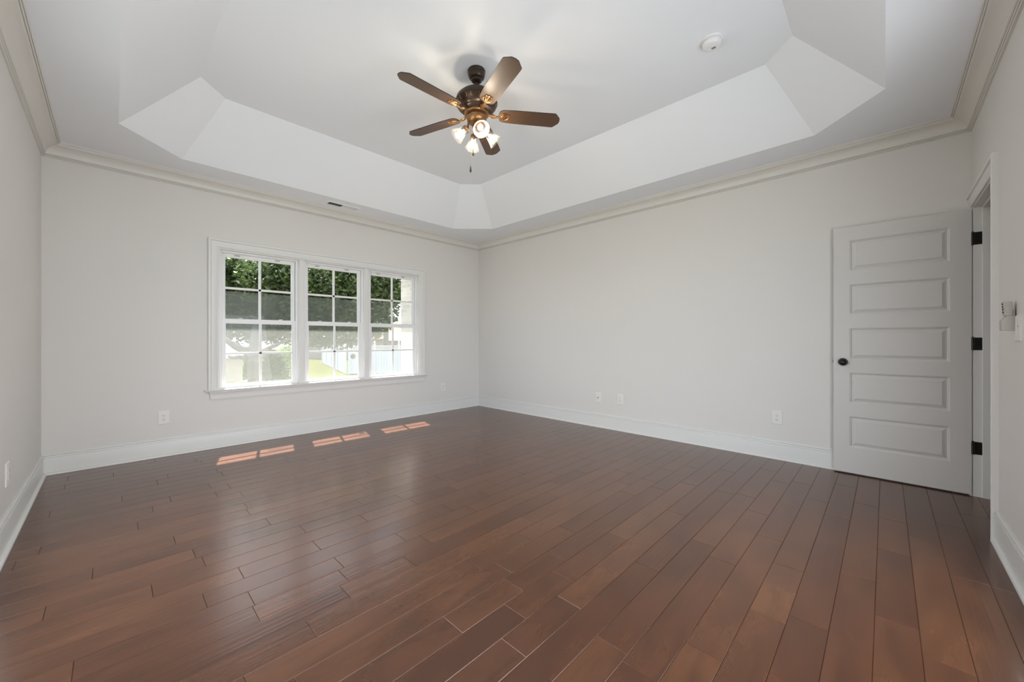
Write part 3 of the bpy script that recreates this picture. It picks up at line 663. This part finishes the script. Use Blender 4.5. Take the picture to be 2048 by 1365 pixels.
# ------------------------------------------------------------------ ceiling fan
FX, FY = 1.966, 2.266
def make_fan():
    t = empty('ceiling_fan', (FX, FY, ZT))
    tag(t, 'dark bronze five-blade ceiling fan with four lit glass shades', 'ceiling fan')
    Z = lambda z: z - ZT
    link('canopy', lathe([(0, 0), (0.066, 0), (0.0685, -0.006), (0.0675, -0.014), (0.064, -0.020), (0.0655, -0.025), (0.0645, -0.040), (0.059, -0.056), (0.050, -0.066), (0.0425, -0.0685), (0.0425, -0.074), (0.0405, -0.082), (0.031, -0.090), (0.020, -0.093), (0, -0.093)], 40), M_bronze, t, smooth=True)
    link('downrod', lathe([(0.0125, -0.082), (0.0125, -0.150), (0.024, -0.155), (0.026, -0.172)], 20), M_bronze, t, smooth=True)
    mh = link('motor_housing', lathe([(0, Z(3.045)), (0.030, Z(3.045)), (0.036, Z(3.034)), (0.085, Z(3.026)), (0.125, Z(3.010)), (0.152, Z(2.984)), (0.161, Z(2.955)), (0.160, Z(2.948)), (0.163, Z(2.944)), (0.157, Z(2.930)), (0.143, Z(2.908)), (0.128, Z(2.896)), (0.122, Z(2.893)), (0.118, Z(2.884)), (0.096, Z(2.876)), (0.092, Z(2.866)), (0, Z(2.866))], 56), M_bronze, t, smooth=True)
    # cast scroll ornament round the lower housing
    bm = bmesh.new()
    for k in range(20):
        an = 2 * math.pi * k / 20
        for (r0, z0_, r1, z1_) in ((0.160, 2.940, 0.126, 2.898),):
            pts = []
            for s in range(9):
                u = s / 8; r = r0 + (r1 - r0) * u + 0.002; zz = z0_ + (z1_ - z0_) * u; da = 0.055 * math.sin(u * math.pi * 2) * (1 if k % 2 else -1)
                pts.append((r * math.cos(an + da), r * math.sin(an + da), Z(zz)))
            tube(pts, [0.0035 * (0.5 + math.sin(math.pi * min(1, s / 8 + .05))) for s in range(9)], 6, bm)
    link('scroll_ornament', bm, M_brass, mh, smooth=True)
    # flywheel hub
    link('hub', lathe([(0, Z(2.867)), (0.094, Z(2.867)), (0.096, Z(2.858)), (0.090, Z(2.852)), (0.070, Z(2.850)), (0, Z(2.850))], 40), M_brass, t, smooth=True)
    sh = link('switch_housing', lathe([(0, Z(2.851)), (0.060, Z(2.851)), (0.063, Z(2.846)), (0.076, Z(2.838)), (0.0775, Z(2.826)), (0.073, Z(2.808)), (0.060, Z(2.792)), (0.042, Z(2.783)), (0.030, Z(2.780)), (0.028, Z(2.772)), (0.034, Z(2.766)), (0.033, Z(2.757)), (0.018, Z(2.750)), (0.010, Z(2.742)), (0, Z(2.740))], 40), M_brass, t, smooth=True)
    # blades
    prot = None
    for k in range(5):
        az = R(34.6 + 72 * k)
        # blade outline in local (r, s), z thickness; az-90 side is the higher edge
        if prot is None:
            def outline():
                tipw, rootw = 0.0695, 0.057
                pts = [(0.655, 0.026), (0.617, 0.0675), (0.605, tipw)]
                pts += [(0.30, 0.066), (0.215, 0.0605)]
                for s in range(1, 6):
                    a = s / 6 * math.pi / 2; pts.append((0.215 - 0.042 * math.sin(a), 0.0175 + 0.043 * math.cos(a)))
                pts.append((0.172, 0.012))
                return pts
            half = outline(); full = half + [(r, -s) for r, s in reversed(half)]
            full.insert(0, (0.6595, 0.0))
            bm = bmesh.new()
            bt = [bm.verts.new((r, s, -0.003)) for r, s in full]; tp = [bm.verts.new((r, s, 0.003)) for r, s in full]
            f0 = bm.faces.new(bt); f1 = bm.faces.new(tp[::-1])
            for i in range(len(full)):
                j = (i + 1) % len(full); q = bm.faces.new((bt[i], tp[i], tp[j], bt[j])); q.material_index = 1
            bl = link('blade', bm, [M_blade, M_bladeedge], t)
            # iron: arm from the hub plus shell medallion under the blade
            bm = bmesh.new()
            tube([(0.070, 0, 0.004), (0.100, 0, 0.001), (0.130, 0, -0.010), (0.158, 0, -0.012), (0.185, 0, -0.0085)], [0.013, 0.010, 0.0075, 0.008, 0.007], 10, bm)
            tube([(0.105, 0.010, -0.001), (0.128, 0.016, -0.010), (0.150, 0.009, -0.012)], [0.004, 0.005, 0.004], 8, bm)
            tube([(0.105, -0.010, -0.001), (0.128, -0.016, -0.010), (0.150, -0.009, -0.012)], [0.004, 0.005, 0.004], 8, bm)
            ring = [(0.212 + 0.035 * math.cos(2 * math.pi * q / 28), 0.031 * math.sin(2 * math.pi * q / 28), -0.0065) for q in range(28)]
            tube(ring, 0.0038, 8, bm, closed=True)
            for q in range(-2, 3):
                a = R(24 * q)
                tube([(0.184, 0, -0.008), (0.184 + 0.030 * math.cos(a), 0.030 * math.sin(a), -0.0095), (0.184 + 0.060 * math.cos(a) * (1 - .1 * abs(q)), 0.050 * math.sin(a) * 0.85, -0.0065)], [0.003, 0.0045, 0.003], 8, bm)
            for s in (-1, 1): lathe([(0, -0.0105), (0.006, -0.010), (0.0085, -0.0065), (0.0085, -0.003), (0, -0.003)], 12, bm, Matrix.Translation((0.249, s * 0.020, 0)))
            lathe([(0, -0.0105), (0.006, -0.010), (0.0085, -0.0065), (0.0085, -0.003), (0, -0.003)], 12, bm, Matrix.Translation((0.256, 0, 0)))
            ir = link('blade_iron', bm, M_brass, bl, smooth=True); prot = bl
        else:
            bl = prot.copy(); C.objects.link(bl); bl.parent = t
            ir2 = ir.copy(); C.objects.link(ir2); ir2.parent = bl
        bl.location = (0, 0, Z(2.862))
        bl.rotation_euler = (Matrix.Rotation(az, 3, 'Z') @ Matrix.Rotation(R(-12), 3, 'X')).to_euler()
    # light kit
    shp = [(0.0235, 0.000), (0.0270, -0.004), (0.0285, -0.014), (0.0330, -0.034), (0.0400, -0.056), (0.0480, -0.078), (0.0560, -0.094), (0.0600, -0.099)]
    inn = [(r - 0.0022, z) for r, z in reversed(shp)]
    shade_me = None
    for k in range(4):
        az = R(62.3 + 90 * k); tau = R(48)
        d = Vector((math.cos(az) * math.sin(tau), math.sin(az) * math.sin(tau), -math.cos(tau)))
        ca = Vector((math.cos(az), math.sin(az), 0))
        bulb = ca * 0.117 + Vector((0, 0, Z(2.700)))
        sock = bulb - d * 0.052
        rot = (-d).to_track_quat('Z', 'Y')
        arm = tube([ca * 0.045 + Vector((0, 0, Z(2.800))), ca * 0.062 + Vector((0, 0, Z(2.795))), sock - d * 0.012, sock], [0.008, 0.0085, 0.009, 0.009], 10)
        link('lamp_arm', arm, M_brass, t, smooth=True)
        sk = link('socket', lathe([(0, 0.012), (0.014, 0.012), (0.022, 0.006), (0.0285, 0.000), (0.0290, -0.010), (0.0255, -0.012), (0.016, -0.012), (0.016, -0.026), (0, -0.026)], 24), M_brass, t, smooth=True)
        sk.location = sock; sk.rotation_mode = 'QUATERNION'; sk.rotation_quaternion = rot
        gs = link('lamp_shade', lathe(shp + inn, 36), M_shade, t, smooth=True)
        gs.location = sock + d * 0.006; gs.rotation_mode = 'QUATERNION'; gs.rotation_quaternion = rot; gs['label'] = 'clear bell glass shade'
        gb = link('bulb', lathe([(0, 0.030), (0.011, 0.030), (0.012, 0.020), (0.0175, 0.012), (0.0225, 0.000), (0.0215, -0.010), (0.0150, -0.020), (0.006, -0.0245), (0, -0.025)], 24), M_bulb, t, smooth=True)
        gb.location = bulb + d * 0.004; gb.rotation_mode = 'QUATERNION'; gb.rotation_quaternion = rot; gb['label'] = 'glowing bulb'
        ld = D.lights.new('bulb_light', 'POINT'); ld.energy = BULB_W; ld.color = (1.0, 0.86, 0.68); ld.shadow_soft_size = 0.026
        lo = D.objects.new('bulb_light', ld); C.objects.link(lo); lo.parent = t; lo.location = bulb + d * 0.036
    # pull chains
    for (dx, dy, z0_, z1_, lab) in ((-0.046 * 0.698, 0.046 * 0.716, 2.800, 2.462, 'long pull cord'), (-0.026 * 0.698 , 0.026 * 0.716, 2.785, 2.590, 'short pull cord')):
        pc = link('pull_cord', tube([(dx, dy, Z(z0_)), (dx, dy, Z(z1_))], 0.0011, 6), M_cord, t)
        link('pull_knob', lathe([(0, 0), (0.003, -0.001), (0.0045, -0.008), (0.0075, -0.026), (0.0085, -0.038), (0.006, -0.049), (0, -0.052)], 16, mat4=Matrix.Translation((dx, dy, Z(z1_)))), M_wood_dark, pc, smooth=True)
make_fan()

# ================================================================== OUTSIDE
GZ = -0.90
# house eave and brick wing beyond the right-hand window
eb = boxes((-1.5, 3.4, YW + WT, 6.015, 2.62, 2.78))
o = link('roof_eave', eb, M_eave); struct(o, 'underside of the house eave over the triple window', 'eave')
o = link('brick_wing', boxes((3.40, 4.9, YW + WT, 5.86, GZ, 3.2)), M_brickwing)
struct(o, 'pale brick wall of the house seen through the rightmost window', 'brick wall')
o = link('foundation', boxes((-3.0, 3.40, YW + WT + .0, YW + WT + 0.03, GZ, 0.58)), M_house); struct(o, 'house foundation wall below the triple window', 'wall')
o = link('lawn', boxes((-45, 60, -30, 90, GZ - 0.3, GZ)), M_grass); struct(o, 'sunlit yellow-green lawn behind the house', 'lawn')

def at(px, dep, z=0.0):
    a = (px - PCX) / FPX
    return Vector((dep * (math.cos(YAW) + a * math.sin(YAW)), dep * (math.sin(YAW) - a * math.cos(YAW)), z))

# foliage as many small bent leaves in one mesh
def foliage(name, blobs, n, size, mat, seed, parent, shell=0.55):
    rnd = random.Random(seed); verts = []; faces = []; tone = []
    tot = sum(b[3] * b[4] * b[5] for b in blobs) ** 1
    for (cx, cy, cz, rx_, ry_, rz_) in blobs:
        m = int(n * rx_ * ry_ * rz_ / tot)
        for _ in range(m):
            while True:
                p = Vector((rnd.uniform(-1, 1), rnd.uniform(-1, 1), rnd.uniform(-1, 1)))
                l = p.length
                if shell < l < 1.0: break
            c = Vector((cx + p.x * rx_, cy + p.y * ry_, cz + p.z * rz_))
            u = Vector((rnd.gauss(0, 1), rnd.gauss(0, 1), rnd.gauss(0, .7))).normalized(); v = u.cross(Vector((rnd.gauss(0, 1), rnd.gauss(0, 1), rnd.gauss(0, 1)))).normalized(); nn = u.cross(v)
            s = size * rnd.uniform(.6, 1.3); b = len(verts)
            verts += [c - u * s, c + v * s * .45 + nn * s * .12, c + u * s, c - v * s * .45 + nn * s * .12]
            faces += [(b, b + 1, b + 2), (b, b + 2, b + 3)]; t_ = rnd.random(); tone += [t_] * 4
    me = D.meshes.new(name); me.from_pydata([tuple(v) for v in verts], [], faces); me.materials.append(mat)
    at_ = me.attributes.new('tone', 'FLOAT', 'POINT'); at_.data.foreach_set('value', tone)
    o = D.objects.new(name, me); C.objects.link(o); o.parent = parent
    if parent is not None:
        inv = Vector(parent.location)
        for v_ in me.vertices: v_.co -= inv
    o['kind'] = 'stuff' if parent is None else o.get('kind', 'stuff')
    return o
def woody(name, chains, parent):
    bm = bmesh.new()
    for pts, rads in chains:
        P = []; Rr = []
        for i in range(len(pts) - 1):
            for s in range(3):
                u = s / 3; P.append(Vector(pts[i]).lerp(Vector(pts[i + 1]), u) + Vector((random.uniform(-1, 1), random.uniform(-1, 1), 0)) * .012); Rr.append(rads[i] * (1 - u) + rads[i + 1] * u)
        P.append(Vector(pts[-1])); Rr.append(rads[-1])
        tube(P, Rr, 10, bm)
    bmesh.ops.transform(bm, matrix=Matrix.Translation(-Vector(parent.location)), verts=bm.verts)
    return link(name, bm, M_bark, parent, smooth=True)

# the big dark tree: positions along the view, 7 m out
b0 = at(512, 7.0, GZ)
tr = empty('shade_tree', tuple(b0)); tag(tr, 'large dark tree with forking trunk outside the leftmost window', 'tree')
def az_(px, py, dep): return at(px, dep, EYE - (py - PCY) / FPX * dep)
fork = az_(508, 716, 7.0)
woody('trunk', [([b0, az_(510, 760, 7.0), fork], [0.15, 0.105, 0.10])], tr)
woody('limb', [([fork, az_(496, 706, 7.0), az_(478, 697, 6.9), az_(462, 688, 6.8), az_(430, 665, 6.6)], [0.075, 0.075, 0.062, 0.05, 0.035])], tr)
woody('limb', [([fork, az_(510, 700, 7.1), az_(508, 680, 7.5), az_(512, 650, 8.2), az_(530, 600, 8.8)], [0.09, 0.085, 0.08, 0.06, 0.03])], tr)
woody('limb', [([az_(505, 722, 7.0), az_(492, 717, 6.95), az_(478, 714, 6.9), az_(468, 716, 6.85), az_(456, 713, 6.8)], [0.05, 0.04, 0.032, 0.028, 0.02])], tr)
woody('limb', [([fork, az_(525, 704, 7.1), az_(545, 694, 7.2), az_(566, 684, 7.4), az_(600, 670, 7.8)], [0.06, 0.05, 0.036, 0.026, 0.015])], tr)
cb = []
for px, py, dp, r in ([(x_, 556 + (i % 3) * 6, 8.3 + .25 * (i % 4), .80) for i, x_ in enumerate(range(430, 760, 32))] + [(x_, 612 + (i % 2) * 10, 8.5 + .3 * (i % 3), .72) for i, x_ in enumerate(range(425, 740, 34))] + [(780, 560, 9.6, .55)] +
                      [(470, 655, 8.4, .45), (505, 655, 8.5, .42), (545, 652, 8.7, .50), (580, 656, 8.9, .48), (612, 664, 9.0, .42), (645, 668, 9.0, .42), (680, 672, 9.2, .42), (712, 664, 9.3, .40), (745, 650, 9.4, .42)]):
    p = az_(px, py, dp); cb.append((p.x, p.y, p.z, r, r, r * .85))
foliage('foliage', cb, 60000, 0.062, M_leafdark, 3, tr, 0.35)['label'] = 'dense dark green leaves'
# light green tree further back, seen in the right-hand window
p = at(772, 28.0, GZ); t2 = empty('yard_tree', tuple(p)); tag(t2, 'bright green leafy tree top in the rightmost window', 'tree')
woody('trunk', [([p, at(772, 28.0, 2.0), at(774, 28.1, 5.0)], [0.22, 0.18, 0.12])], t2)
q = at(772, 28, 4.9); q2 = at(806, 28.6, 5.0); q3 = at(748, 27.8, 3.9)
foliage('foliage', [(q.x, q.y, q.z, 1.6, 1.6, 1.35), (q2.x, q2.y, q2.z, 1.5, 1.5, 1.3), (q3.x, q3.y, q3.z, 1.4, 1.4, 1.4)], 14000, 0.11, M_leafbright, 5, t2, 0.2)
# upright bush beside the trunk
p = at(551, 9.0, GZ); t3 = empty('upright_bush', tuple(p)); tag(t3, 'rounded dark green bush just right of the tree trunk', 'bush')
foliage('foliage', [(p.x, p.y, GZ + .60, .34, .34, .62), (p.x, p.y, GZ + 1.20, .30, .30, .55), (p.x - .08, p.y - .03, GZ + 1.50, .22, .22, .30)], 9000, 0.035, M_leafbush, 9, t3, 0.3)
woody('trunk', [([p, p + Vector((0, 0, .5)), p + Vector((0, 0, 1.2))], [0.05, 0.04, 0.02])], t3)
# sunlit hedge in the gap between the tan house and the trunk, and beyond the bush
for (px, dp, r, lab) in ((495, 13.0, .13, 'yellow-green shrub in the gap left of the tree trunk'), (574, 17.0, .55, 'yellow-green shrub beyond the dark bush')):
    p = at(px, dp, GZ); t4 = empty('sunlit_shrub', tuple(p)); tag(t4, lab, 'shrub')
    foliage('foliage', [(p.x, p.y, GZ + .85, r, r, .95), (p.x + .1, p.y, GZ + 1.5, r * .7, r * .7, .5)], 3500, 0.05, M_leafbright, int(px), t4, 0.2)
    woody('stem', [([p, p + Vector((0, 0, .5)), p + Vector((0, 0, 1.0))], [0.03, 0.025, 0.015])], t4)
# low brick planter below the shrub
p = at(495.5, 11.0, GZ); o = link('brick_planter', boxes((-.16, .16, -.16, .16, 0, .85)), pbr('planter_brick', (0.42, 0.30, 0.25), .8, noise=.2, nscale=20), bevel=0.01); o.location = p; o.rotation_euler = (0, 0, YAW)
box_me = o.data
tag(o, 'pinkish low brick post left of the trunk base', 'brick post')

# ---- fence
def fence_run(A, B, npan, label, height=1.66):
    d = (B - A); Ln = d.length; ang = math.atan2(d.y, d.x)
    t = empty('vinyl_fence', tuple(A), ang); tag(t, label, 'fence', 'white vinyl fence sections around the yard')
    w_ = Ln / npan
    for k in range(npan):
        xa, xb = k * w_ + 0.065, (k + 1) * w_ - 0.065
        bm = bmesh.new(); n_ = max(6, int((xb - xa) / 0.15)); s_ = (xb - xa) / n_
        for j in range(n_): box(bm, xa + j * s_ + 0.004, xa + (j + 1) * s_ - 0.004, -0.012, 0.012, 0.06, height - 0.32)
        box(bm, xa, xb, -0.022, 0.022, 0.02, 0.12); box(bm, xa, xb, -0.024, 0.024, height - 0.34, height - 0.28); box(bm, xa, xb, -0.024, 0.024, height - 0.05, height)
        pn = link('fence_panel', bm, M_fence, t)
        bm = bmesh.new(); hh = 0.24; zz = height - 0.285; m_ = int((xb - xa) / 0.13)
        for s in (-1, 1):
            for j in range(-1, m_ + 1):
                x0_ = xa + j * (xb - xa) / m_; x1_ = x0_ + hh
                za, zb2 = (zz, zz + hh) if s > 0 else (zz + hh, zz)
                # clip to the panel
                u0 = max(0, (xa - x0_) / hh); u1 = min(1, (xb - x0_) / hh)
                if u1 <= u0: continue
                pA = (x0_ + u0 * hh, za + (zb2 - za) * u0); pB = (x0_ + u1 * hh, za + (zb2 - za) * u1); hw = 0.024
                prism([[(pA[0], -.006 + .004 * s, pA[1] - hw), (pA[0], .002 + .004 * s, pA[1] - hw), (pA[0], .002 + .004 * s, pA[1] + hw), (pA[0], -.006 + .004 * s, pA[1] + hw)],
                       [(pB[0], -.006 + .004 * s, pB[1] - hw), (pB[0], .002 + .004 * s, pB[1] - hw), (pB[0], .002 + .004 * s, pB[1] + hw), (pB[0], -.006 + .004 * s, pB[1] + hw)]], bm)
        link('lattice', bm, M_fence, pn)
    for k in range(npan + 1):
        bm = boxes((k * w_ - .06, k * w_ + .06, -.06, .06, 0, height + 0.06), (k * w_ - .075, k * w_ + .075, -.075, .075, height + 0.06, height + .085))
        m_ = Matrix.Translation((k * w_, 0, height + .085))
        lathe([(0.06, 0), (0.05, 0.02), (0.03, 0.035), (0.035, 0.05), (0.065, 0.09), (0.055, 0.14), (0.02, 0.19), (0, 0.215)], 14, bm, m_)
        link('fence_post', bm, M_fence, t)
    return t
def gd(py): return (EYE - GZ) * FPX / (py - PCY)
fA = at(645, gd(726.5), GZ); fB = at(691.5, gd(748.6), GZ); fC = at(845, gd(745.2), GZ)
fB2 = fB + (fA - fB).normalized() * 0.2
fence_run(fA, fB2, 4, 'white vinyl fence section running away across the lawn, in the middle window')
fD = fB + (fC - fB).normalized() * 0.2
fence_run(fD, fC, 3, 'white lattice-topped vinyl fence section facing the house, in the rightmost window')

# ---- neighbouring houses
def house(A, B, hgt, depth, roofh, wall_m, roof_m, label, over=0.35):
    d = B - A; Ln = d.length; ang = math.atan2(d.y, d.x)
    t = empty('neighbour_house', tuple(A), ang); tag(t, label, 'house')
    link('wall', boxes((0, Ln, 0, depth, 0, hgt)), wall_m, t)
    bm = bmesh.new(); ym = depth / 2
    prism([[(x, -over, hgt), (x, -over, hgt + .12), (x + (ins if x < Ln / 2 else -ins), ym, hgt + roofh), (x, depth + over, hgt + .12), (x, depth + over, hgt)] for x, ins in ((-over, Ln * .28), (Ln + over, Ln * .28))], bm)
    link('roof', bm, roof_m, t)
    link('fascia', boxes((-over - .02, Ln + over + .02, -over - .04, -over, hgt - .06, hgt + .10)), M_eave, t)
    return t
A = at(770, 36, GZ); B = at(850, 40, GZ)
rh = house(A, B, 1.98, 7.0, 2.0, M_brickred, M_roofred, 'dark red brick house with brown roof beyond the fence')
A = at(596, 42, GZ); B = at(650, 40, GZ)
house(A, B, 2.2, 6, 1.2, M_greyhouse, M_roofgrey, 'dark grey building beyond the lawn, left of the white fence')
A = at(400, 13.0, GZ); B = at(489, 14.2, GZ)
th = house(A, B, 1.42, 5, .55, M_bricktan, M_roofgrey, 'tan brick garden building left of the tree trunk', .12)
# round thermometer on the outside of the middle window
t = empty('round_thermometer', (2.232, 5.0715, 0.895)); 
link('dial', lathe([(0, 0), (0.036, 0), (0.037, -0.004), (0.033, -0.006), (0, -0.006)], 32, mat4=Matrix.Rotation(R(-90), 4, 'X') ), pbr('dial_grey', (0.45, 0.45, 0.42), .5), t)
tag(t, 'round grey dial at the lower right glass of the middle window', 'thermometer')
bpy.context.view_layer.update()
